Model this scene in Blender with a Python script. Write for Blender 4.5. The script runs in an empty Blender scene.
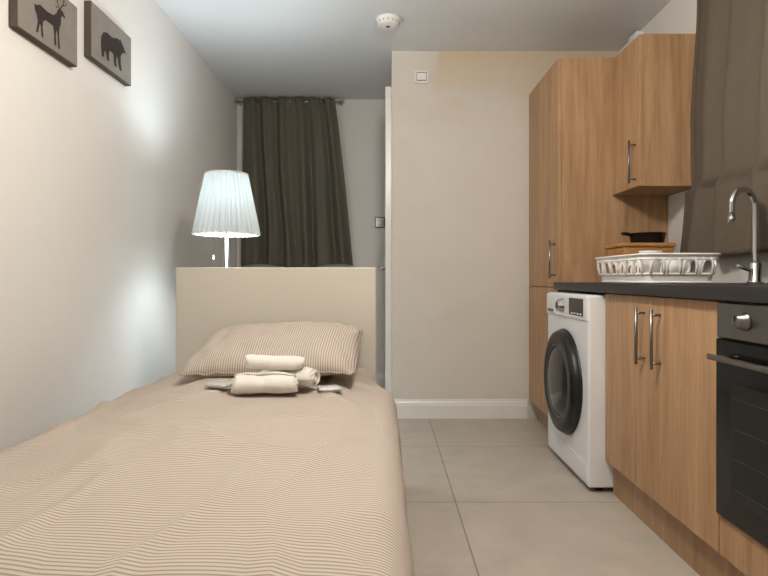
import bpy, bmesh, math, random
from mathutils import Vector, Matrix, noise
random.seed(3)
sc = bpy.context.scene
sc.view_settings.view_transform = 'Standard'
sc.view_settings.exposure = 0.0

# ------------------------------------------------------------ materials
def lin(c):
    r = []
    for v in c:
        v = v/255.0
        r.append(v/12.92 if v <= 0.04045 else ((v+0.055)/1.055)**2.4)
    return (r[0], r[1], r[2], 1.0)

def base_mat(name, col, rough=0.6, metal=0.0, spec=0.5):
    m = bpy.data.materials.new(name); m.use_nodes = True
    nt = m.node_tree; b = nt.nodes['Principled BSDF']
    b.inputs['Base Color'].default_value = lin(col)
    b.inputs['Roughness'].default_value = rough
    b.inputs['Metallic'].default_value = metal
    b.inputs['Specular IOR Level'].default_value = spec
    return m, nt, b

def mat_plain(name, col, rough=0.6, metal=0.0, spec=0.5, var=0.06, scale=6.0, bump=0.0, bscale=200):
    m, nt, b = base_mat(name, col, rough, metal, spec)
    tc = nt.nodes.new('ShaderNodeTexCoord')
    n = nt.nodes.new('ShaderNodeTexNoise'); n.inputs['Scale'].default_value = scale
    n.inputs['Detail'].default_value = 4
    nt.links.new(tc.outputs['Object'], n.inputs['Vector'])
    mx = nt.nodes.new('ShaderNodeMix'); mx.data_type = 'RGBA'
    c = lin(col)
    mx.inputs[6].default_value = tuple(min(1, v*(1-var)) for v in c[:3])+(1,)
    mx.inputs[7].default_value = tuple(min(1, v*(1+var)) for v in c[:3])+(1,)
    nt.links.new(n.outputs['Fac'], mx.inputs[0])
    nt.links.new(mx.outputs[2], b.inputs['Base Color'])
    if bump > 0:
        n2 = nt.nodes.new('ShaderNodeTexNoise'); n2.inputs['Scale'].default_value = bscale
        nt.links.new(tc.outputs['Object'], n2.inputs['Vector'])
        bp = nt.nodes.new('ShaderNodeBump'); bp.inputs['Strength'].default_value = bump
        bp.inputs['Distance'].default_value = 0.002
        nt.links.new(n2.outputs['Fac'], bp.inputs['Height'])
        nt.links.new(bp.outputs['Normal'], b.inputs['Normal'])
    return m

def mat_wood(name, c1, c2, rough=0.5, scl=(22, 22, 1.6)):
    m, nt, b = base_mat(name, c1, rough, 0, 0.35)
    tc = nt.nodes.new('ShaderNodeTexCoord')
    mp = nt.nodes.new('ShaderNodeMapping'); mp.inputs['Scale'].default_value = scl
    nt.links.new(tc.outputs['Object'], mp.inputs['Vector'])
    n = nt.nodes.new('ShaderNodeTexNoise'); n.inputs['Scale'].default_value = 1.0
    n.inputs['Detail'].default_value = 6; n.inputs['Roughness'].default_value = 0.6
    n.inputs['Distortion'].default_value = 0.6
    nt.links.new(mp.outputs[0], n.inputs['Vector'])
    mp2 = nt.nodes.new('ShaderNodeMapping'); mp2.inputs['Scale'].default_value = tuple(v*5 for v in scl)
    nt.links.new(tc.outputs['Object'], mp2.inputs['Vector'])
    n2 = nt.nodes.new('ShaderNodeTexNoise'); n2.inputs['Scale'].default_value = 1.0
    nt.links.new(mp2.outputs[0], n2.inputs['Vector'])
    ad = nt.nodes.new('ShaderNodeMath'); ad.operation = 'MULTIPLY_ADD'
    ad.inputs[1].default_value = 0.35
    nt.links.new(n2.outputs['Fac'], ad.inputs[0]); nt.links.new(n.outputs['Fac'], ad.inputs[2])
    r = nt.nodes.new('ShaderNodeValToRGB')
    r.color_ramp.elements[0].position = 0.45; r.color_ramp.elements[0].color = lin(c2)
    r.color_ramp.elements[1].position = 0.85; r.color_ramp.elements[1].color = lin(c1)
    nt.links.new(ad.outputs[0], r.inputs['Fac'])
    nt.links.new(r.outputs['Color'], b.inputs['Base Color'])
    return m

def mat_stripe(name, c1, c2, axis, period):
    m, nt, b = base_mat(name, c1, 0.9, 0, 0.1)
    tc = nt.nodes.new('ShaderNodeTexCoord')
    w = nt.nodes.new('ShaderNodeTexWave'); w.wave_type = 'BANDS'; w.bands_direction = axis
    w.wave_profile = 'SIN'
    w.inputs['Scale'].default_value = 2*math.pi/(20*period)
    w.inputs['Distortion'].default_value = 0.0
    n = nt.nodes.new('ShaderNodeTexNoise'); n.inputs['Scale'].default_value = 2.5
    n.inputs['Detail'].default_value = 1
    nt.links.new(tc.outputs['Object'], n.inputs['Vector'])
    vm = nt.nodes.new('ShaderNodeVectorMath'); vm.operation = 'MULTIPLY_ADD'
    vm.inputs[1].default_value = (0.03, 0.03, 0.03)
    nt.links.new(n.outputs['Color'], vm.inputs[0]); nt.links.new(tc.outputs['Object'], vm.inputs[2])
    nt.links.new(vm.outputs[0], w.inputs['Vector'])
    r = nt.nodes.new('ShaderNodeValToRGB')
    r.color_ramp.elements[0].position = 0.12; r.color_ramp.elements[0].color = lin(c2)
    r.color_ramp.elements[1].position = 0.50; r.color_ramp.elements[1].color = lin(c1)
    nt.links.new(w.outputs['Fac'], r.inputs['Fac'])
    nt.links.new(r.outputs['Color'], b.inputs['Base Color'])
    return m

def mat_tile():
    m, nt, b = base_mat('floor_tile', (170, 160, 148), 0.42, 0, 0.4)
    tc = nt.nodes.new('ShaderNodeTexCoord')
    mp = nt.nodes.new('ShaderNodeMapping'); mp.inputs['Location'].default_value = (-0.29, -2.37, 0)
    nt.links.new(tc.outputs['Object'], mp.inputs['Vector'])
    br = nt.nodes.new('ShaderNodeTexBrick'); br.offset = 0.0; br.squash = 1.0
    br.inputs['Scale'].default_value = 1.0
    br.inputs['Brick Width'].default_value = 0.79; br.inputs['Row Height'].default_value = 0.79
    br.inputs['Mortar Size'].default_value = 0.003; br.inputs['Mortar Smooth'].default_value = 0.1
    br.inputs['Color1'].default_value = lin((188, 178, 166)); br.inputs['Color2'].default_value = lin((183, 173, 161))
    br.inputs['Mortar'].default_value = lin((136, 126, 115))
    nt.links.new(mp.outputs[0], br.inputs['Vector'])
    n = nt.nodes.new('ShaderNodeTexNoise'); n.inputs['Scale'].default_value = 7; n.inputs['Detail'].default_value = 8
    nt.links.new(tc.outputs['Object'], n.inputs['Vector'])
    r = nt.nodes.new('ShaderNodeValToRGB')
    r.color_ramp.elements[0].position = 0.3; r.color_ramp.elements[0].color = (0.86, 0.86, 0.86, 1)
    r.color_ramp.elements[1].position = 0.7; r.color_ramp.elements[1].color = (1, 1, 1, 1)
    nt.links.new(n.outputs['Fac'], r.inputs['Fac'])
    mx = nt.nodes.new('ShaderNodeMix'); mx.data_type = 'RGBA'; mx.blend_type = 'MULTIPLY'
    mx.inputs[0].default_value = 1.0
    nt.links.new(br.outputs['Color'], mx.inputs[6]); nt.links.new(r.outputs['Color'], mx.inputs[7])
    nt.links.new(mx.outputs[2], b.inputs['Base Color'])
    return m

def mat_plaster_patchy():
    m, nt, b = base_mat('partition_paint', (206, 198, 186), 0.65, 0, 0.25)
    tc = nt.nodes.new('ShaderNodeTexCoord')
    n = nt.nodes.new('ShaderNodeTexNoise'); n.inputs['Scale'].default_value = 2.2; n.inputs['Detail'].default_value = 5
    n.inputs['Distortion'].default_value = 0.5
    nt.links.new(tc.outputs['Object'], n.inputs['Vector'])
    sx = nt.nodes.new('ShaderNodeSeparateXYZ'); nt.links.new(tc.outputs['Object'], sx.inputs[0])
    mr = nt.nodes.new('ShaderNodeMapRange')
    mr.inputs['From Min'].default_value = 1.9; mr.inputs['From Max'].default_value = 2.4
    nt.links.new(sx.outputs['Z'], mr.inputs['Value'])
    r = nt.nodes.new('ShaderNodeValToRGB')
    r.color_ramp.elements[0].position = 0.44; r.color_ramp.elements[0].color = (0, 0, 0, 1)
    r.color_ramp.elements[1].position = 0.54; r.color_ramp.elements[1].color = (1, 1, 1, 1)
    nt.links.new(n.outputs['Fac'], r.inputs['Fac'])
    mu = nt.nodes.new('ShaderNodeMath'); mu.operation = 'MULTIPLY'
    nt.links.new(mr.outputs[0], mu.inputs[0]); nt.links.new(r.outputs['Color'], mu.inputs[1])
    mx = nt.nodes.new('ShaderNodeMix'); mx.data_type = 'RGBA'
    n3 = nt.nodes.new('ShaderNodeTexNoise'); n3.inputs['Scale'].default_value = 3.5; n3.inputs['Detail'].default_value = 6
    nt.links.new(tc.outputs['Object'], n3.inputs['Vector'])
    m3 = nt.nodes.new('ShaderNodeMix'); m3.data_type = 'RGBA'
    m3.inputs[6].default_value = lin((212, 204, 194)); m3.inputs[7].default_value = lin((225, 218, 210))
    nt.links.new(n3.outputs['Fac'], m3.inputs[0])
    nt.links.new(m3.outputs[2], mx.inputs[6]); mx.inputs[7].default_value = lin((214, 197, 172))
    nt.links.new(mu.outputs[0], mx.inputs[0]); nt.links.new(mx.outputs[2], b.inputs['Base Color'])
    return m

def mat_emit(name, col, strength):
    m = bpy.data.materials.new(name); m.use_nodes = True
    nt = m.node_tree; b = nt.nodes['Principled BSDF']
    b.inputs['Base Color'].default_value = lin(col)
    b.inputs['Emission Color'].default_value = lin(col)
    b.inputs['Emission Strength'].default_value = strength
    return m

M = {}
M['wall'] = mat_plain('wall_paint', (226, 223, 219), 0.7, 0, 0.2, var=0.02, scale=2)
M['partition'] = mat_plaster_patchy()
M['ceil'] = mat_plain('ceiling_paint', (226, 228, 229), 0.7, 0, 0.2, var=0.02, scale=2)
M['tile'] = mat_tile()
M['trim'] = mat_plain('trim_gloss_white', (232, 230, 226), 0.3, var=0.02)
M['oak'] = mat_wood('oak_laminate', (188, 152, 116), (157, 120, 86))
M['oak_dark'] = mat_wood('oak_plinth', (176, 142, 108), (148, 115, 84))
M['worktop'] = mat_plain('dark_worktop', (38, 36, 36), 0.45, var=0.3, scale=60)
M['steel'] = mat_plain('brushed_steel', (138, 136, 134), 0.32, 1.0, var=0.05, scale=40)
M['chrome'] = mat_plain('chrome', (200, 200, 203), 0.08, 1.0, var=0.01)
M['black_glass'] = mat_plain('black_glass', (9, 9, 10), 0.12, 0, 0.5, var=0.1)
M['black'] = mat_plain('black_plastic', (18, 18, 19), 0.4, var=0.1)
M['grey_plastic'] = mat_plain('grey_plastic', (80, 80, 82), 0.35, var=0.05)
M['appliance'] = mat_plain('appliance_white', (232, 233, 235), 0.3, var=0.01)
M['white_plastic'] = mat_plain('white_plastic', (240, 238, 235), 0.35, var=0.01)
M['ceramic'] = mat_plain('white_ceramic', (236, 235, 232), 0.2, var=0.01)
M['headboard'] = mat_plain('cream_lacquer', (200, 194, 182), 0.4, var=0.02, scale=3)
M['duvet'] = mat_stripe('striped_duvet_cotton', (192, 181, 170), (154, 138, 125), 'Y', 0.0092)
M['pillow'] = mat_stripe('striped_pillow_cotton', (197, 186, 175), (158, 142, 129), 'X', 0.0090)
M['mattress'] = mat_plain('mattress_fabric', (215, 208, 198), 0.9, var=0.03)
M['towel'] = mat_plain('white_terry', (230, 225, 217), 0.95, 0, 0.1, var=0.04, scale=90, bump=0.8, bscale=500)
M['curtain'] = mat_plain('olive_curtain_cloth', (103, 100, 89), 0.85, 0, 0.15, var=0.08, scale=30, bump=0.4, bscale=400)
M['curtain_b'] = mat_plain('taupe_curtain_cloth', (100, 90, 79), 0.85, 0, 0.15, var=0.08, scale=30, bump=0.4, bscale=400)
M['canvas'] = mat_plain('canvas_face', (132, 125, 118), 0.85, var=0.15, scale=14)
M['canvas_side'] = mat_plain('canvas_edge', (84, 74, 66), 0.85, var=0.1)
M['ink'] = mat_plain('animal_ink', (44, 34, 30), 0.85, var=0.2, scale=30)
M['bread'] = mat_wood('bamboo_box', (196, 146, 92), (160, 108, 62), scl=(2, 20, 20))
M['packet'] = mat_plain('foil_packet', (190, 188, 186), 0.25, 0, 0.6, var=0.1, scale=60)
M['glass_night'] = mat_plain('night_window_glass', (30, 36, 44), 0.08, var=0.05)
M['nickel'] = mat_plain('nickel', (180, 178, 172), 0.25, 1.0, var=0.02)
M['ceil_lamp'] = mat_emit('lamp_globe_glow', (255, 247, 235), 143.0)
M['bulb'] = mat_emit('bulb_glow', (225, 242, 255), 4.0)
def mat_shade():
    m = bpy.data.materials.new('pleated_shade'); m.use_nodes = True
    nt = m.node_tree
    for n in list(nt.nodes): nt.nodes.remove(n)
    out = nt.nodes.new('ShaderNodeOutputMaterial')
    d = nt.nodes.new('ShaderNodeBsdfDiffuse'); d.inputs[0].default_value = (0.60, 0.63, 0.63, 1)
    t = nt.nodes.new('ShaderNodeBsdfTranslucent'); t.inputs[0].default_value = (0.52, 0.58, 0.60, 1)
    mx = nt.nodes.new('ShaderNodeMixShader'); mx.inputs[0].default_value = 0.025
    nt.links.new(d.outputs[0], mx.inputs[1]); nt.links.new(t.outputs[0], mx.inputs[2])
    nt.links.new(mx.outputs[0], out.inputs['Surface'])
    return m
M['shade'] = mat_shade()

# ------------------------------------------------------------ builder
class B:
    def __init__(s):
        s.bm = bmesh.new(); s.mats = []
    def mi(s, k):
        if k not in s.mats: s.mats.append(k)
        return s.mats.index(k)
    def merge(s, tmp, k, smooth):
        i = s.mi(k)
        mp = {}
        for v in tmp.verts: mp[v.index] = s.bm.verts.new(v.co)
        for f in tmp.faces:
            try:
                nf = s.bm.faces.new([mp[v.index] for v in f.verts])
                nf.material_index = i; nf.smooth = smooth
            except ValueError: pass
        tmp.free()
    def box(s, x0, x1, y0, y1, z0, z1, k, bev=0.0, seg=2, smooth=False, rot=None):
        t = bmesh.new()
        bmesh.ops.create_cube(t, size=1)
        c = Vector(((x0+x1)/2, (y0+y1)/2, (z0+z1)/2))
        for v in t.verts:
            v.co = Vector((v.co.x*abs(x1-x0), v.co.y*abs(y1-y0), v.co.z*abs(z1-z0)))
        if bev > 0:
            bmesh.ops.bevel(t, geom=t.edges[:], offset=bev, segments=seg, profile=0.5, affect='EDGES')
        for v in t.verts:
            if rot is not None: v.co = rot @ v.co
            v.co += c
        t.verts.index_update()
        s.merge(t, k, smooth)
    def lathe(s, c, axis, prof, k, n=48, smooth=True, capped=True):
        ax = Vector(axis).normalized()
        u = ax.orthogonal().normalized(); w = ax.cross(u)
        c = Vector(c); i = s.mi(k); rings = []
        for r, h in prof:
            if r < 1e-6:
                rings.append([s.bm.verts.new(c+ax*h)])
            else:
                rings.append([s.bm.verts.new(c+ax*h+(u*math.cos(a)+w*math.sin(a))*r)
                              for a in [2*math.pi*j/n for j in range(n)]])
        def face(vs):
            f = s.bm.faces.new(vs); f.material_index = i; f.smooth = smooth
        for a, b in zip(rings, rings[1:]):
            for j in range(n):
                j2 = (j+1) % n
                if len(a) == 1 and len(b) == 1: continue
                if len(a) == 1: face([a[0], b[j], b[j2]])
                elif len(b) == 1: face([a[j], a[j2], b[0]])
                else: face([a[j], a[j2], b[j2], b[j]])
        if capped:
            for R in (rings[0], rings[-1]):
                if len(R) > 1:
                    f = s.bm.faces.new(R); f.material_index = i
    def cyl(s, c, axis, r, h, k, n=32):
        e = min(r, h)*0.12
        s.lathe(c, axis, [(0, 0), (r-e, 0), (r, e), (r, h-e), (r-e, h), (0, h)], k, n)
    def tube(s, pts, r, k, n=10, closed=False):
        pts = [Vector(p) for p in pts]; i = s.mi(k); m = len(pts); rings = []
        t0 = (pts[1]-pts[0]).normalized(); nrm = t0.orthogonal().normalized()
        for a in range(m):
            if closed: t = (pts[(a+1) % m]-pts[a-1]).normalized()
            elif a == 0: t = t0
            elif a == m-1: t = (pts[-1]-pts[-2]).normalized()
            else: t = (pts[a+1]-pts[a-1]).normalized()
            nrm = (nrm-t*nrm.dot(t)).normalized(); bn = t.cross(nrm)
            rr = r[a] if isinstance(r, (list, tuple)) else r
            rings.append([s.bm.verts.new(pts[a]+(nrm*math.cos(q)+bn*math.sin(q))*rr)
                          for q in [2*math.pi*j/n for j in range(n)]])
        pairs = list(zip(rings, rings[1:]))
        if closed: pairs.append((rings[-1], rings[0]))
        for A, Bq in pairs:
            for j in range(n):
                f = s.bm.faces.new([A[j], A[(j+1) % n], Bq[(j+1) % n], Bq[j]])
                f.material_index = i; f.smooth = True
        if not closed:
            for R in (rings[0], rings[-1]):
                f = s.bm.faces.new(R); f.material_index = i
    def poly(s, pts, k):
        f = s.bm.faces.new([s.bm.verts.new(p) for p in pts]); f.material_index = s.mi(k)
    def grid(s, fn, nu, nv, k, smooth=True):
        i = s.mi(k)
        g = [[s.bm.verts.new(fn(a/nu, b/nv)) for b in range(nv+1)] for a in range(nu+1)]
        for a in range(nu):
            for b in range(nv):
                f = s.bm.faces.new([g[a][b], g[a+1][b], g[a+1][b+1], g[a][b+1]])
                f.material_index = i; f.smooth = smooth
    def done(s, name, origin=None, recalc=True):
        if recalc: bmesh.ops.recalc_face_normals(s.bm, faces=s.bm.faces[:])
        me = bpy.data.meshes.new(name)
        o = bpy.data.objects.new(name, me)
        if origin is not None:
            ov = Vector(origin)
            for v in s.bm.verts: v.co -= ov
            o.location = ov
        s.bm.to_mesh(me); s.bm.free()
        for k in s.mats: me.materials.append(M[k])
        sc.collection.objects.link(o)
        return o
def arc(c, r, a0, a1, n, ux, uy):
    c = Vector(c); ux = Vector(ux); uy = Vector(uy)
    return [c+ux*(r*math.cos(a0+(a1-a0)*j/n))+uy*(r*math.sin(a0+(a1-a0)*j/n)) for j in range(n+1)]

# ------------------------------------------------------------ room
XL, XR, YF, YB, YP, ZC = -1.24, 1.545, -1.5, 4.83, 3.80, 2.42
XP = 0.045
def room_box(name, a, k):
    b = B(); b.box(*a, k); return b.done(name)
room_box('floor', (XL-0.1, XR+0.1, YF-0.1, YB+0.1, -0.1, 0), 'tile')
room_box('ceiling', (XL-0.1, XR+0.1, YF-0.1, YB+0.1, ZC, ZC+0.1), 'ceil')
room_box('wall_left', (XL-0.1, XL, YF, YB, 0, ZC), 'wall')
room_box('wall_right', (XR, XR+0.1, YF, YP, 0, ZC), 'wall')
room_box('wall_front', (XL-0.1, XR+0.1, YF-0.1, YF, 0, ZC), 'wall')
room_box('wall_back', (XL-0.1, XP, YB, YB+0.1, 0, ZC), 'wall')
room_box('wall_partition', (XP, XR+0.1, YP, YB+0.1, 0, ZC), 'partition')
def baseboard(name, p0, p1, nrm, h=0.125, t=0.018):
    b = B(); p0 = Vector(p0); p1 = Vector(p1); nrm = Vector(nrm); up = Vector((0, 0, 1))
    prof = [(0.0005, 0), (t, 0), (t, h*0.68), (t*0.75, h*0.72), (t*0.75, h*0.8), (t*0.45, h*0.9), (t*0.3, h), (0.0005, h)]
    A = [b.bm.verts.new(p0+nrm*q+up*z) for q, z in prof]; C = [b.bm.verts.new(p1+nrm*q+up*z) for q, z in prof]
    b.mi('trim')
    n = len(prof)
    for j in range(n): b.bm.faces.new([A[j], A[(j+1) % n], C[(j+1) % n], C[j]])
    b.bm.faces.new(A); b.bm.faces.new(C)
    return b.done(name)
baseboard('baseboard_back', (XP, YP, 0), (0.935, YP, 0), (0, -1, 0))
baseboard('baseboard_left', (XL, YF, 0), (XL, YB-0.02, 0), (1, 0, 0))
baseboard('baseboard_recess', (XL+0.02, YB, 0), (0.0, YB, 0), (0, -1, 0))
baseboard('baseboard_front', (XL+0.02, YF, 0), (XR, YF, 0), (0, 1, 0))

# door in the side of the partition (seen edge-on)
b = B()
b.box(0.002, XP-0.001, 3.81, 3.88, 0, 2.12, 'trim', 0.004)
b.box(0.002, XP-0.001, 4.70, 4.77, 0, 2.12, 'trim', 0.004)
b.box(0.002, XP-0.001, 3.81, 4.77, 2.12, 2.19, 'trim', 0.004)
b.box(0.016, XP-0.001, 3.885, 4.695, 0.005, 2.115, 'trim', 0.003)
b.box(0.010, 0.017, 3.93, 3.975, 0.90, 1.06, 'chrome', 0.002)
b.lathe((0.011, 3.952, 0.99), (-1, 0, 0), [(0, 0), (0.014, 0), (0.012, 0.05), (0, 0.05)], 'chrome', 24)
b.tube([(-0.026, 3.945, 0.99), (-0.040, 3.965, 0.99), (-0.040, 4.07, 0.985)], 0.012, 'chrome')
b.done('door_1')

# windows behind the curtains
def window(name, axis, p, a0, a1, z0, z1):
    b = B(); t = 0.045
    def bx(u0, u1, w0, w1, d0, d1, k):
        if axis == 'y': b.box(u0, u1, p-max(d0, d1), p-min(d0, d1), w0, w1, k, 0.003)
        else: b.box(p-max(d0, d1), p-min(d0, d1), u0, u1, w0, w1, k, 0.003)
    bx(a0, a1, z0, z0+t, 0.001, 0.03, 'trim'); bx(a0, a1, z1-t, z1, 0.001, 0.03, 'trim')
    bx(a0, a0+t, z0+t, z1-t, 0.001, 0.03, 'trim'); bx(a1-t, a1, z0+t, z1-t, 0.001, 0.03, 'trim')
    mid = (a0+a1)/2
    bx(mid-0.02, mid+0.02, z0+t, z1-t, 0.001, 0.03, 'trim')
    bx(a0+t, a1-t, z0+t, z1-t, 0.001, 0.01, 'glass_night')
    return b.done(name)
window('window_1', 'y', YB, -1.12, -0.42, 1.15, 2.28)
window('window_2', 'x', XR, 1.35, 2.60, 1.12, 2.20)

# ------------------------------------------------------------ curtains
def fold_wave(t, n, ph):
    return math.sin(2*math.pi*n*t+ph)*0.7+0.3*math.sin(2*math.pi*n*1.7*t+ph*2.1+0.5)
def back_curtain():
    b = B()
    zt, zb = 2.405, 1.02
    def fn(u, v):
        z = zb+(zt-zb)*v + 0.02*math.sin(u*9)*(1-v)
        k = 1-v
        xl = -1.165 - 0.03*k
        xr = -0.42 + 0.155*k**0.8
        uu = u + 0.02*math.sin(7*u+3*v)*(1-abs(2*u-1)**4)
        x = xl+(xr-xl)*uu
        amp = 0.022+0.034*k
        q = 6.0*u+0.35*k*noise.noise(Vector((u*3, v*1.5, 8)))
        y = 4.735 + amp*fold_wave(q/6.0, 6.0, 1.0) + 0.025*noise.noise(Vector((u*3.5, v*2.2, 1.7)))
        if v > 0.93: y += 0.007*math.sin(2*math.pi*22*u)*(v-0.93)/0.07; z += 0.006*math.sin(2*math.pi*22*u+1)
        return Vector((x, min(max(y, 4.67), YB-0.035), min(z, ZC-0.004)))
    b.grid(fn, 240, 60, 'curtain')
    o = b.done('curtain', recalc=False)
    m = o.modifiers.new('sol', 'SOLIDIFY'); m.thickness = 0.003; m.offset = 0
    return o
back_curtain()
b = B()
b.tube([(-1.21, 4.745, 2.375), (-0.36, 4.745, 2.375)], 0.008, 'nickel', 12)
for x in (-1.21, -0.36):
    b.lathe((x, 4.745, 2.375), (1 if x > -1 else -1, 0, 0), [(0, 0), (0.013, 0), (0.016, 0.012), (0.01, 0.024), (0, 0.026)], 'nickel', 16)
    b.box(x-0.008, x+0.008, 4.75, YB-0.0005, 2.367, 2.383, 'nickel', 0.002)
b.done('curtain_rod')
def right_curtain():
    b = B()
    zt, zb = 2.30, 1.02
    def fn(u, v):
        k = 1-v
        z = zb+(zt-zb)*v
        y1 = 2.72 + 0.19*k**1.4
        if z > 1.34: y1 = min(y1, 2.787)
        y = y1+(1.20-y1)*u
        amp = 0.020+0.018*k
        x = 1.460 + amp*fold_wave(u, 7.0, 0.6) + 0.012*noise.noise(Vector((u*6, v*2.5, 4.2)))
        return Vector((min(x, 1.505), y, z))
    b.grid(fn, 200, 60, 'curtain_b')
    o = b.done('curtain', recalc=False)
    m = o.modifiers.new('sol', 'SOLIDIFY'); m.thickness = 0.003; m.offset = 0
right_curtain()
b = B()
b.tube([(1.462, 1.1, 2.315), (1.462, 2.78, 2.315)], 0.008, 'nickel', 12)
for y in (1.12, 2.76):
    b.box(1.465, XR-0.0005, y-0.008, y+0.008, 2.307, 2.323, 'nickel', 0.002)
b.done('curtain_rod')

# ------------------------------------------------------------ kitchen
XD = 0.94
def bar_handle(b, x, y, z0, z1, out=0.032):
    b.tube([(x-out, y, z0), (x-out, y, z1)], 0.0055, 'steel', 12)
    for z in (z0+0.02, z1-0.02):
        b.tube([(x, y, z), (x-out, y, z)], 0.0045, 'steel', 10)
# tall cabinet
b = B()
b.box(0.962, XR-0.001, 3.14, 3.775, 0.12, 2.125, 'oak', 0.001)
b.box(1.0, XR-0.001, 3.145, 3.77, 0.0, 0.119, 'oak_dark')
b.box(0.943, 0.961, 3.142, 3.773, 0.873, 2.123, 'oak', 0.0015)
b.box(0.943, 0.961, 3.142, 3.773, 0.122, 0.868, 'oak', 0.0015)
bar_handle(b, 0.943, 3.19, 0.92, 1.13)
b.done('tall_cabinet')
# wall cabinet
b = B()
b.box(1.256, XR-0.001, 2.80, 3.135, 1.37, 2.11, 'oak', 0.001)
b.box(1.237, 1.255, 2.802, 3.133, 1.372, 2.108, 'oak', 0.0015)
bar_handle(b, 1.237, 2.845, 1.39, 1.60)
b.done('wall_cabinet')
def base_unit(name, y0, y1, doors, handles):
    b = B(); t = 0.018
    b.box(XD+0.02, XR-0.001, y0, y0+t, 0.14, 0.858, 'oak'); b.box(XD+0.02, XR-0.001, y1-t, y1, 0.14, 0.858, 'oak')
    b.box(XD+0.02, XR-0.001, y0+t, y1-t, 0.14, 0.14+t, 'oak')
    b.box(XR-0.01, XR-0.001, y0+t, y1-t, 0.16, 0.858, 'oak')
    b.box(XD+0.035, XD+0.051, y0, y1, 0.0, 0.139, 'oak_dark')
    for (a, c) in doors: b.box(XD, XD+0.018, a+0.0015, c-0.0015, 0.145, 0.855, 'oak', 0.0015)
    for y in handles: bar_handle(b, XD, y, 0.61, 0.815)
    b.done(name)
OY = 1.62
base_unit('base_cabinet', OY+0.003, 2.46, [(OY+0.003, 2.045), (2.045, 2.46)], [1.965, 2.085])
base_unit('base_cabinet', 0.42, 1.02, [(0.42, 1.02)], [0.96])
# worktop with sink opening
b = B()
z0, z1 = 0.86, 0.90
sx0, sx1, sy0, sy1 = 1.05, 1.34, 1.70, 2.06
b.box(0.917, sx0, 0.41, 3.136, z0, z1, 'worktop', 0.002)
b.box(sx1, XR-0.001, 0.41, 3.136, z0, z1, 'worktop', 0.002)
b.box(sx0-0.002, sx1+0.002, 0.412, sy0, z0, z1-0.0001, 'worktop')
b.box(sx0-0.002, sx1+0.002, sy1, 3.134, z0, z1-0.0001, 'worktop')
b.done('countertop')
b = B()
zr = 0.9005
for a in [(sx0-0.02, sx0+0.006, sy0-0.02, sy1+0.02), (sx1-0.006, sx1+0.02, sy0-0.02, sy1+0.02),
          (sx0, sx1, sy0-0.02, sy0+0.006), (sx0, sx1, sy1-0.006, sy1+0.02)]:
    b.box(*a, zr, zr+0.004, 'steel')
e = 0.004
b.box(sx0+e, sx0+e+0.002, sy0+e, sy1-e, 0.74, zr+0.002, 'steel'); b.box(sx1-e-0.002, sx1-e, sy0+e, sy1-e, 0.74, zr+0.002, 'steel')
b.box(sx0+e, sx1-e, sy0+e, sy0+e+0.002, 0.74, zr+0.002, 'steel'); b.box(sx0+e, sx1-e, sy1-e-0.002, sy1-e, 0.74, zr+0.002, 'steel')
b.box(sx0+e, sx1-e, sy0+e, sy1-e, 0.738, 0.741, 'steel')
b.lathe(((sx0+sx1)/2, (sy0+sy1)/2, 0.741), (0, 0, 1), [(0.035, 0), (0.035, 0.003), (0.02, 0.001), (0, 0.001)], 'chrome', 24)
b.done('kitchen_sink')
# faucet
b = B()
fx, fy = 1.395, 2.17
b.lathe((fx, fy, 0.9005), (0, 0, 1), [(0, 0), (0.028, 0), (0.028, 0.008), (0.022, 0.014), (0.021, 0.075), (0.012, 0.085), (0, 0.085)], 'chrome', 32)
d = Vector((-0.93, -0.36, 0)).normalized()
pts = [Vector((fx, fy, 0.96+0.02*i)) for i in range(12)]
R = 0.062
c = Vector((fx, fy, 1.19))+d*R
pts += arc(c, R, math.pi, 0, 18, d, (0, 0, 1))[1:]
pts += [pts[-1]-Vector((0, 0, 0.02)), pts[-1]-Vector((0, 0, 0.045))]
b.tube(pts, 0.011, 'chrome', 16)
b.tube([pts[-1]+Vector((0, 0, 0.006)), pts[-1]-Vector((0, 0, 0.018))], 0.0135, 'chrome', 16)
b.tube([(fx, fy, 0.945), (fx-0.03, fy-0.012, 0.952), (fx-0.085, fy-0.03, 0.967)], [0.010, 0.007, 0.006], 'chrome', 12)
b.done('faucet')
# oven
b = B()
oy0, oy1 = 1.023, OY
b.box(XD+0.02, XR-0.03, oy0+0.01, oy1-0.01, 0.25, 0.855, 'grey_plastic')
b.box(XD-0.007, XD+0.019, oy0, oy1, 0.757, 0.853, 'steel', 0.002)
b.box(XD-0.010, XD+0.019, oy0, oy1, 0.262, 0.752, 'black_glass', 0.003)
b.box(XD-0.0115, XD-0.0098, oy0+0.07, oy1-0.07, 0.33, 0.64, 'black')
for q in (0.36, 0.44, 0.52, 0.6): b.tube([(XD-0.0125, oy0+0.09, q), (XD-0.0125, oy1-0.09, q)], 0.0006, 'grey_plastic', 6)
b.tube([(XD-0.045, oy0+0.03, 0.705), (XD-0.045, oy1-0.03, 0.705)], 0.0085, 'steel', 14)
for y in (oy0+0.06, oy1-0.06): b.tube([(XD-0.009, y, 0.705), (XD-0.045, y, 0.705)], 0.007, 'steel', 12)
for y in (1.49, 1.15):
    b.lathe((XD-0.007, y, 0.808), (-1, 0, 0), [(0, 0), (0.024, 0), (0.024, 0.004), (0.019, 0.006), (0.017, 0.026), (0.014, 0.028), (0, 0.028)], 'steel', 28)
    b.box(XD-0.037, XD-0.033, y-0.0015, y+0.0015, 0.81, 0.824, 'black')
b.box(XD-0.0085, XD-0.0065, 1.25, 1.38, 0.785, 0.832, 'black_glass')
b.box(XD, XD+0.018, oy0+0.001, oy1-0.001, 0.145, 0.255, 'oak', 0.0015)
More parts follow.
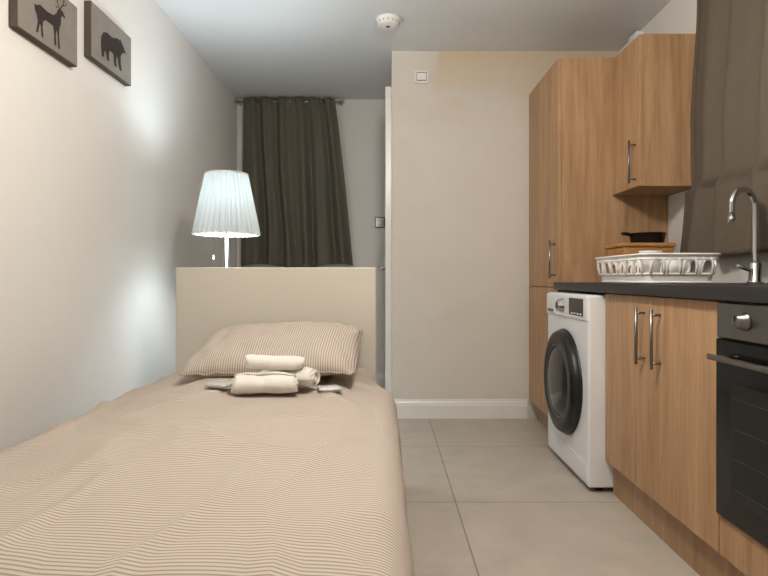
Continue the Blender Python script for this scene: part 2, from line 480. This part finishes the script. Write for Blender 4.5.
b.box(XD+0.035, XD+0.051, oy0-0.002, oy1+0.002, 0.0, 0.139, 'oak_dark')
b.box(XD+0.025, XR-0.03, oy0+0.002, oy1-0.002, 0.145, 0.245, 'oak_dark')
b.done('built_in_oven')

# washing machine
b = B()
wx, wy0, wy1 = 0.872, 2.468, 3.09
wc = (wy0+wy1)/2
b.box(wx, 1.45, wy0, wy1, 0.02, 0.848, 'appliance', 0.012, 3)
for x in (wx+0.06, 1.40):
    for y in (wy0+0.05, wy1-0.05): b.cyl((x, y, 0.0), (0, 0, 1), 0.02, 0.03, 'black', 16)
b.box(wx-0.006, wx+0.01, wy0+0.006, wy1-0.006, 0.735, 0.842, 'appliance', 0.005)
b.box(wx-0.009, wx, wy1-0.17, wy1-0.015, 0.745, 0.832, 'appliance', 0.004)
b.box(wx-0.0105, wx-0.008, wy1-0.14, wy1-0.04, 0.752, 0.764, 'grey_plastic')
b.box(wx-0.0085, wx, wy0+0.05, wy0+0.24, 0.752, 0.830, 'black_glass', 0.002)
for j in range(4): b.box(wx-0.0095, wx-0.008, wy0+0.065+0.04*j, wy0+0.085+0.04*j, 0.758, 0.765, 'white_plastic')
b.lathe((wx-0.006, wc+0.03, 0.79), (-1, 0, 0), [(0, 0), (0.036, 0), (0.036, 0.004), (0.030, 0.006), (0.027, 0.026), (0.022, 0.029), (0, 0.029)], 'chrome', 36)
b.lathe((wx-0.034, wc+0.03, 0.79), (-1, 0, 0), [(0, 0), (0.02, 0), (0.018, 0.003), (0, 0.003)], 'grey_plastic', 30)
dc = (wx-0.001, wc+0.01, 0.425)
b.lathe(dc, (-1, 0, 0), [(0.252, 0), (0.252, 0.006), (0.244, 0.012)], 'black', 72, capped=False)
b.lathe(dc, (-1, 0, 0), [(0.244, 0.0), (0.244, 0.022), (0.236, 0.036), (0.215, 0.044), (0.185, 0.042), (0.175, 0.034)], 'black', 72, capped=False)
b.lathe(dc, (-1, 0, 0), [(0.178, 0.040), (0.174, 0.043), (0.171, 0.042), (0.169, 0.034)], 'grey_plastic', 72, capped=False)
b.lathe(dc, (-1, 0, 0), [(0.172, 0.034), (0.165, 0.036), (0.14, 0.045), (0.1, 0.052), (0.05, 0.055), (0, 0.056)], 'black_glass', 72, capped=False)
b.box(wx-0.05, wx-0.036, wc-0.218, wc-0.195, 0.355, 0.495, 'black', 0.005)
b.box(wx-0.003, wx+0.01, wy0+0.02, wy1-0.02, 0.036, 0.125, 'appliance', 0.003)
b.box(wx-0.005, wx, wy0+0.05, wy0+0.17, 0.05, 0.11, 'appliance', 0.002)
b.done('washing_machine')

# dish rack
b = B()
rx0, rx1, ry0, ry1, rz = 0.985, 1.295, 2.20, 2.72, 0.9015
RH = 0.112
def rrect(x0, x1, y0, y1, z, r, n=6):
    P = []
    for cx, cy, a in ((x1-r, y1-r, 0), (x0+r, y1-r, 90), (x0+r, y0+r, 180), (x1-r, y0+r, 270)):
        for j in range(n+1):
            q = math.radians(a+90*j/n); P.append(Vector((cx+r*math.cos(q), cy+r*math.sin(q), z)))
    return P
b.box(rx0+0.025, rx1-0.025, ry0+0.025, ry1-0.025, rz, rz+0.008, 'white_plastic', 0.003)
i_ = b.mi('white_plastic')
def band(levels):
    rims = [rrect(rx0+q, rx1-q, ry0+q, ry1-q, rz+z, 0.04) for q, z in levels]
    vv = [[b.bm.verts.new(p) for p in L] for L in rims]
    for va, vb in zip(vv, vv[1:]):
        for j in range(len(va)):
            f = b.bm.faces.new([va[j], va[(j+1) % len(va)], vb[(j+1) % len(va)], vb[j]]); f.smooth = True; f.material_index = i_
    b.tube(rims[0], 0.0045, 'white_plastic', 8, closed=True); b.tube(rims[-1], 0.0045, 'white_plastic', 8, closed=True)
band([(0.022, 0.004), (0.018, 0.022), (0.015, 0.036)])
band([(0.004, RH-0.018), (0.001, RH-0.006), (-0.002, RH)])
# vertical posts with rounded tops joining the two bands: wide openings
def posts(p0, p1, n, inward):
    p0 = Vector(p0); p1 = Vector(p1); dv = (p1-p0)/n; du = dv.normalized(); inn = Vector(inward); r = dv.length*0.40
    for j in range(n):
        c = p0+dv*(j+0.5)
        for s_ in (-1, 1):
            b.tube([c+du*r*s_+inn*0.015+Vector((0, 0, rz+0.034)), c+du*r*s_+inn*0.008+Vector((0, 0, rz+0.072)),
                    c+du*r*s_*0.86+inn*0.006+Vector((0, 0, rz+0.085)), c+du*r*s_*0.5+inn*0.004+Vector((0, 0, rz+RH-0.014))], 0.0055, 'white_plastic', 8)
posts((rx0+0.03, ry0, 0), (rx1-0.03, ry0, 0), 4, (0, 1, 0)); posts((rx0+0.03, ry1, 0), (rx1-0.03, ry1, 0), 3, (0, -1, 0))
posts((rx0, ry0+0.03, 0), (rx0, ry1-0.03, 0), 6, (1, 0, 0)); posts((rx1, ry0+0.03, 0), (rx1, ry1-0.03, 0), 4, (-1, 0, 0))
for j in range(6):
    y = ry0+0.25+j*0.038
    b.tube([(rx0+0.11, y, rz+0.006), (rx0+0.11, y, rz+0.06)] + arc((rx0+0.135, y, rz+0.06), 0.025, math.pi, 0, 8, (1, 0, 0), (0, 0, 1))[1:] + [(rx0+0.16, y, rz+0.006)], 0.0035, 'white_plastic', 8)
cp = (rx0+0.066, ry0+0.08, rz+0.009)
b.lathe(cp, (0, 0, 1), [(0, 0), (0.03, 0), (0.035, 0.05), (0.041, 0.112), (0.044, 0.118), (0.039, 0.118), (0.033, 0.05), (0.028, 0.006), (0, 0.006)], 'white_plastic', 32)
b.done('dish_rack')
def mug(x, y):
    b = B(); z = rz+0.0085
    b.lathe((x, y, z), (0, 0, 1), [(0, 0), (0.032, 0), (0.038, 0.006), (0.040, 0.098), (0.038, 0.100), (0.036, 0.096), (0.034, 0.01), (0, 0.008)], 'ceramic', 32)
    b.tube(arc((x+0.037, y-0.003, z+0.052), 0.026, -math.pi/2, math.pi/2, 10, (1, 0, 0), (0, 0, 1)), 0.0045, 'ceramic', 8)
    b.done('coffee_mug')
mug(rx0+0.157, ry0+0.082)
def bowl(x, y):
    b = B(); z = rz+0.0085
    b.lathe((x, y, z), (0, 0, 1), [(0, 0), (0.03, 0), (0.032, 0.006), (0.044, 0.03), (0.053, 0.08), (0.055, 0.108), (0.052, 0.108), (0.041, 0.035), (0.026, 0.01), (0, 0.008)], 'ceramic', 40)
    b.done('cereal_bowl')
bowl(rx1-0.085, ry0+0.185)

# wooden bread box + pan
b = B()
bx0, bx1, by0, by1 = 1.18, 1.45, 2.86, 3.10
b.box(bx0+0.01, bx1-0.01, by0+0.01, by1-0.01, 0.9005, 1.078, 'bread', 0.006)
b.box(bx0, bx1, by0, by1, 1.078, 1.098, 'bread', 0.006)
b.box(bx0+0.006, bx0+0.012, by0+0.03, by1-0.03, 0.93, 1.06, 'bread', 0.002)
b.lathe((bx0+0.01, (by0+by1)/2, 0.985), (-1, 0, 0), [(0.008, 0), (0.008, 0.01), (0.014, 0.016), (0, 0.02)], 'steel', 16)
b.done('bread_box')
b = B()
pc = (1.36, 2.985, 1.0985)
b.lathe(pc, (0, 0, 1), [(0, 0), (0.070, 0), (0.080, 0.01), (0.088, 0.052), (0.091, 0.053), (0.089, 0.056), (0.084, 0.054), (0.076, 0.012), (0.06, 0.005), (0, 0.005)], 'black', 48)
b.tube([(pc[0]-0.082, pc[1]-0.01, pc[2]+0.044), (pc[0]-0.11, pc[1]-0.02, pc[2]+0.050), (pc[0]-0.15, pc[1]-0.05, pc[2]+0.050)], [0.006, 0.009, 0.008], 'black', 12)
b.done('frying_pan')

# ------------------------------------------------------------ bed
def xr_edge(y):
    t = max(0.0, min(1.0, (y-2.10)/0.45)); t = t*t*(3-2*t)
    return 0.045-0.085*t
BX0, BX1 = -0.94, -0.04
b = B()
b.box(BX0, BX1, 2.585, 2.63, 0.0, 0.970, 'headboard', 0.006, 3)
b.box(BX0+0.01, BX0+0.03, 0.72, 2.584, 0.16, 0.30, 'headboard', 0.003)
b.box(BX1-0.045, BX1-0.025, 0.72, 2.584, 0.16, 0.30, 'headboard', 0.003)
b.box(BX0+0.01, BX1-0.025, 0.70, 0.72, 0.16, 0.30, 'headboard', 0.003)
for x in (BX0+0.015, BX1-0.08):
    b.box(x, x+0.05, 0.722, 0.772, 0.0, 0.22, 'headboard', 0.003)
for j in range(10): b.box(BX0+0.03, BX1-0.045, 0.78+j*0.185, 0.85+j*0.185, 0.19, 0.21, 'headboard')
b.box(BX0+0.03, BX1-0.05, 0.73, 2.58, 0.215, 0.452, 'mattress', 0.04, 4, True)
b.done('bed')

def nz(x, y, z=0.0): return noise.noise(Vector((x, y, z)))
def top_z(x, y):
    xr = xr_edge(y); xl = -0.955
    t = (x-xl)/(xr-xl)
    t = max(0, min(1, t))
    bul = (1-(abs(2*t-1))**2.6)
    z = 0.490+0.048*bul
    z += 0.013*nz(x*3.2, y*2.2, 0.3)+0.006*nz(x*7+1.2*y, y*4.5, 2.0)
    rid = 1-abs(nz(x*2.3+y*1.4, y*1.8-x*1.1, 7.7))*2.0
    z += 0.011*max(0, rid-0.62)/0.38
    rid2 = 1-abs(nz(x*4.0-y*2.0, y*2.0+x*1.6, 3.1))*2.2
    z += 0.007*max(0, rid2-0.6)/0.4
    return z
def duvet():
    b = B()
    def fn(u, v):
        y = 0.66+(2.565-0.66)*v
        xr = xr_edge(y); xl = -0.955
        r = 0.075
        y_eff = max(y, 0.80)
        if u < 0.10:
            t = 1-u/0.10
            x = xl-0.012*math.sin(t*math.pi/2)
            z = top_z(xl, y_eff)-0.14*t
            if t < 0.35: x = xl+0.0
        elif u > 0.76:
            t = (u-0.76)/0.24
            L = t*0.40
            a = L/r
            if a < math.pi/2:
                x = xr-r+r*math.sin(a); z = top_z(xr-r, y_eff)-r*(1-math.cos(a))
            else:
                q = L-r*math.pi/2
                x = xr; z = top_z(xr-r, y_eff)-r-q
            k = max(0, t-0.2)
            x += 0.020*k*math.sin(y*15+2*nz(y*2, 1.0))+0.012*k*nz(y*7, t*3, 5.0)
        else:
            t = (u-0.10)/0.66
            x = xl+(xr-r-xl)*t; z = top_z(x, y_eff)
        if y < 0.80:
            s = (0.80-y)/0.14
            z -= 0.07*s*s
            y = 0.80-0.14*math.sin(s*math.pi/2)
        return Vector((x, y, z))
    b.grid(fn, 150, 200, 'duvet')
    def fn2(u, v):
        p = fn(u, 0.0)
        return Vector((p.x, p.y-0.012*v+0.010*math.sin(p.x*22)*v, p.z-min(0.26, max(0, p.z-0.17))*v))
    b.grid(fn2, 150, 24, 'duvet')
    bmesh.ops.remove_doubles(b.bm, verts=b.bm.verts[:], dist=0.0004)
    return b.done('duvet')
duvet()

def pillow():
    b = B()
    W, D, T = 0.328, 0.235, 0.085
    def surf(sgn):
        def fn(u, v):
            a = 2*u-1; c = 2*v-1
            px = a*W*(1-0.03*(1-c*c)*abs(a)**2-0.03*abs(a*c)**3)
            py = c*D*(1-0.05*(1-a*a)*abs(c)**2)
            h = (max(0, 1-abs(a)**3.2)*max(0, 1-abs(c)**2.6))**0.55
            hz = T*h*(1+0.14*nz(a*2.2, c*2.2, 4.0)+0.12*nz(a*5, c*3.5, 2))
            wr = 0.010*nz(a*8, c*3, 9.0)*(abs(a)**2+abs(c)**2)
            return Vector((px, py, sgn*hz*(1.0 if sgn > 0 else 0.75)+wr))
        return fn
    b.grid(surf(1), 80, 60, 'pillow'); b.grid(surf(-1), 80, 60, 'pillow')
    bmesh.ops.remove_doubles(b.bm, verts=b.bm.verts[:], dist=0.0006)
    P = []
    f = surf(1); N = 40
    for j in range(N): P.append(f(j/N, 0))
    for j in range(N): P.append(f(1, j/N))
    for j in range(N): P.append(f(1-j/N, 1))
    for j in range(N): P.append(f(0, 1-j/N))
    b.tube(P, 0.003, 'pillow', 6, closed=True)
    o = b.done('pillow')
    o.location = (-0.425, 2.315, 0.632)
    o.rotation_euler = (math.radians(14), math.radians(-1), math.radians(-2))
pillow()

def towel(x, y, z, ang, L=0.18, R=0.036, roll=0.0, tilt=0.0, flat=0.94):
    b = B(); turns = 4.2; n = 110
    def fn(u, v):
        th = turns*2*math.pi*u
        r = 0.006+(R-0.006)*u
        r *= 1+0.15*nz(v*4, th*0.5, x*9)+0.07*nz(v*11, th, x*5)
        k = (2*v-1)
        e = 1-0.18*abs(k)**5
        return Vector((k*L/2*(1-0.05*math.sin(th*1.3)), r*e*math.cos(th+roll)*1.2, r*e*math.sin(th+roll)*flat))
    b.grid(fn, n, 24, 'towel')
    o = b.done('rolled_towel', recalc=False)
    m = o.modifiers.new('s', 'SOLIDIFY'); m.thickness = 0.0068; m.offset = -1
    o.location = (x, y, z); o.rotation_euler = (0, math.radians(tilt), math.radians(ang))
tz = top_z(-0.38, 1.93)
towel(-0.395, 1.900, tz+0.038, 7, 0.205, 0.042, 0.5, 1, 0.88)
towel(-0.335, 2.004, tz+0.040, -16, 0.20, 0.042, 2.0, -2, 0.88)
towel(-0.375, 1.957, tz+0.100, 14, 0.19, 0.034, 4.0, 3, 0.80)
def packet(x, y, w, h, ang):
    b = B()
    def f(s):
        def fn(u, v):
            a = 2*u-1; c = 2*v-1
            hh = 0.009*((1-a**4)*(1-c**4))**0.6
            return Vector((a*w, c*h, s*hh+0.002*nz(a*4, c*4, x)))
        return fn
    b.grid(f(1), 16, 16, 'packet'); b.grid(f(-1), 16, 16, 'packet')
    bmesh.ops.remove_doubles(b.bm, verts=b.bm.verts[:], dist=0.0003)
    o = b.done('toiletry_packet')
    o.location = (x, y, top_z(x, y)+0.016); o.rotation_euler = (0, 0, math.radians(ang))
packet(-0.190, 1.98, 0.042, 0.03, 15)
packet(-0.555, 1.93, 0.042, 0.028, -20)

# ------------------------------------------------------------ floor lamp
LX, LY = -0.825, 3.0
b = B()
b.lathe((LX, LY, 0), (0, 0, 1), [(0, 0), (0.14, 0), (0.14, 0.012), (0.13, 0.02), (0.03, 0.03), (0.014, 0.05), (0.0095, 0.08), (0, 0.08)], 'nickel', 48)
b.tube([(LX, LY, 0.06), (LX, LY, 1.19)], 0.0095, 'nickel', 16)
b.lathe((LX, LY, 1.17), (0, 0, 1), [(0, 0), (0.018, 0.0), (0.02, 0.04), (0.016, 0.05), (0, 0.05)], 'white_plastic', 24)
b.lathe((LX, LY, 1.222), (0, 0, 1), [(0, 0), (0.012, 0), (0.022, 0.012), (0.022, 0.02), (0.014, 0.026), (0, 0.03)], 'bulb', 24)
zt, zb = 1.462, 1.148
for q in range(3):
    a = q*2*math.pi/3
    b.tube([(LX+0.018*math.cos(a), LY+0.018*math.sin(a), 1.185), (LX+0.155*math.cos(a), LY+0.155*math.sin(a), 1.165)], 0.0018, 'nickel', 6)
NP = 34
def shade(u, v):
    a = u*2*math.pi
    r = 0.163+(0.103-0.163)*v
    s_ = math.cos(a*NP)
    r += 0.011*(abs(s_)**0.7*(1 if s_ > 0 else -1))*(1-0.35*v)
    return Vector((LX+r*math.cos(a), LY+r*math.sin(a), zb+(zt-zb)*v))
b.grid(shade, NP*10, 10, 'shade', smooth=False)
for z, r in ((zb, 0.168), (zt, 0.108)):
    b.tube([(LX+r*math.cos(2*math.pi*j/64), LY+r*math.sin(2*math.pi*j/64), z) for j in range(64)], 0.0035, 'white_plastic', 8, closed=True)
b.tube([(LX-0.06, LY-0.03, 1.18), (LX-0.06, LY-0.03, 1.04)], 0.0012, 'nickel', 6)
b.lathe((LX-0.06, LY-0.03, 1.015), (0, 0, 1), [(0, 0), (0.006, 0.004), (0.006, 0.02), (0, 0.028)], 'nickel', 12)
b.done('floor_lamp', recalc=False)
ld = bpy.data.lights.new('lamp_bulb_light', 'POINT'); ld.energy = 27; ld.color = (0.80, 0.93, 1.0); ld.shadow_soft_size = 0.075
lo = bpy.data.objects.new('lamp_bulb_light', ld); lo.location = (LX, LY, 1.345); sc.collection.objects.link(lo)

# ------------------------------------------------------------ unseen ceiling lamp; low-hung globe form made up to light the ceiling evenly
b = B()
CLX, CLY, CLZ, CR = 0.15, 1.35, 2.02, 0.11
b.lathe((CLX, CLY, ZC), (0, 0, -1), [(0, 0.0005), (0.05, 0.0005), (0.05, 0.012), (0.02, 0.03), (0, 0.03)], 'trim', 32)
b.tube([(CLX, CLY, ZC-0.03), (CLX, CLY, CLZ+CR+0.03)], 0.004, 'trim', 8)
b.lathe((CLX, CLY, CLZ+CR-0.008), (0, 0, 1), [(0, 0), (0.035, 0), (0.03, 0.03), (0.012, 0.045), (0, 0.045)], 'trim', 32)
b.lathe((CLX, CLY, CLZ), (0, 0, 1), [(CR*math.sin(math.pi*j/16), -CR*math.cos(math.pi*j/16)) for j in range(17)], 'ceil_lamp', 24, capped=False)
b.done('unseen_ceiling_lamp')

# ------------------------------------------------------------ wall canvases
def canvas(y0, y1, z0, z1, art):
    b = B(); x0 = XL+0.001; x1 = XL+0.03
    b.box(x0, x1, y0, y1, z0, z1, 'canvas_side', 0.002)
    b.box(x1-0.0005, x1+0.0012, y0+0.003, y1-0.003, z0+0.003, z1-0.003, 'canvas')
    W = y1-y0; H = z1-z0
    def P(u, v): return (x1+0.0022, y0+u*W, z0+v*H)
    for poly in art: b.poly([P(*p) for p in poly], 'ink')
    b.done('canvas_picture')
def strip(pts, w):
    out = []; back = []
    for i, (u, v) in enumerate(pts):
        a = pts[max(0, i-1)]; c = pts[min(len(pts)-1, i+1)]
        dx, dy = c[0]-a[0], c[1]-a[1]; L = math.hypot(dx, dy); nx, ny = -dy/L, dx/L
        ww = w*(1-0.6*i/(len(pts)-1))
        out.append((u+nx*ww, v+ny*ww)); back.append((u-nx*ww, v-ny*ww))
    return out+back[::-1]
deer = [[(.27,.50),(.33,.55),(.45,.53),(.55,.55),(.60,.62),(.63,.70),(.66,.74),(.72,.72),(.76,.66),(.75,.635),(.70,.645),(.685,.60),(.68,.50),(.655,.42),(.65,.30),(.665,.10),(.645,.08),(.63,.10),(.62,.28),(.605,.36),(.59,.28),(.60,.12),(.58,.09),(.565,.12),(.56,.30),(.54,.38),(.42,.38),(.38,.33),(.37,.24),(.385,.10),(.365,.08),(.35,.10),(.34,.24),(.325,.26),(.30,.12),(.28,.10),(.27,.12),(.295,.27),(.28,.36),(.25,.42),(.235,.50)],
        [(.63,.71),(.58,.75),(.60,.70)],
        strip([(.655,.73),(.62,.79),(.60,.86),(.63,.95)], .010), strip([(.665,.73),(.70,.80),(.73,.86),(.71,.96)], .010),
        strip([(.61,.82),(.56,.88),(.56,.93)], .008), strip([(.71,.82),(.77,.86),(.78,.93)], .008), strip([(.60,.87),(.58,.96)], .007), strip([(.73,.87),(.75,.95)], .007)]
bear = [[(.22,.50),(.27,.62),(.36,.67),(.47,.66),(.56,.70),(.62,.74),(.67,.73),(.69,.77),(.72,.73),(.78,.66),(.83,.60),(.83,.56),(.77,.55),(.73,.50),(.70,.44),(.70,.32),(.72,.20),(.73,.15),(.66,.15),(.64,.22),(.62,.34),(.59,.36),(.58,.26),(.60,.16),(.54,.15),(.52,.24),(.51,.36),(.42,.37),(.40,.28),(.41,.16),(.35,.15),(.33,.24),(.31,.30),(.29,.24),(.29,.16),(.23,.15),(.22,.26),(.21,.38)]]
canvas(1.895, 2.265, 1.75, 1.985, deer)
canvas(2.37, 2.745, 1.835, 2.065, bear)

# ------------------------------------------------------------ small fixtures
b = B()
b.lathe((0.017, 3.33, ZC), (0, 0, -1), [(0, 0.0005), (0.074, 0.0005), (0.074, 0.012), (0.066, 0.016), (0.064, 0.034), (0.05, 0.042), (0.018, 0.044), (0, 0.044)], 'white_plastic', 48)
b.lathe((0.017, 3.33, ZC-0.044), (0, 0, -1), [(0.012, 0), (0.010, 0.003), (0, 0.003)], 'grey_plastic', 24)
for j in range(16):
    a = j*math.pi/8
    b.box(0.017+0.064*math.cos(a)-0.002, 0.017+0.064*math.cos(a)+0.002, 3.33+0.064*math.sin(a)-0.002, 3.33+0.064*math.sin(a)+0.002, ZC-0.031, ZC-0.022, 'grey_plastic')
b.done('smoke_detector')
b = B()
b.box(0.195, 0.285, YP-0.022, YP-0.0005, 2.205, 2.285, 'white_plastic', 0.004)
b.box(0.207, 0.273, YP-0.0235, YP-0.021, 2.217, 2.273, 'grey_plastic', 0.001)
b.box(0.210, 0.270, YP-0.026, YP-0.0225, 2.222, 2.268, 'white_plastic', 0.001)
b.done('thermostat')
b = B()
b.box(-0.085, 0.0, YB-0.010, YB-0.0005, 1.345, 1.435, 'grey_plastic', 0.003)
b.box(-0.078, -0.007, YB-0.0115, YB-0.009, 1.352, 1.428, 'steel', 0.001)
b.box(-0.055, -0.030, YB-0.014, YB-0.009, 1.37, 1.41, 'white_plastic', 0.002)
b.done('light_switch')
b = B()
b.box(XR-0.045, XR-0.0005, 3.44, 3.55, 2.31, 2.40, 'white_plastic', 0.005)
b.box(XR-0.049, XR-0.044, 3.45, 3.54, 2.32, 2.39, 'white_plastic', 0.003)
b.box(XR-0.02, XR-0.0005, 3.555, 3.79, 2.345, 2.365, 'white_plastic', 0.002)
b.done('junction_box')

# ------------------------------------------------------------ world + camera
w = bpy.data.worlds.new('World'); sc.world = w; w.use_nodes = True
w.node_tree.nodes['Background'].inputs[0].default_value = (0.02, 0.025, 0.035, 1)
w.node_tree.nodes['Background'].inputs[1].default_value = 1.0
cam = bpy.data.cameras.new('camera'); co = bpy.data.objects.new('camera', cam); sc.collection.objects.link(co)
co.location = (0, 0, 0.92); co.rotation_euler = (math.radians(90), 0, 0)
cam.sensor_width = 36; cam.lens = 27.0; cam.shift_x = -0.0013; cam.shift_y = -0.0124; cam.clip_start = 0.02
sc.camera = co
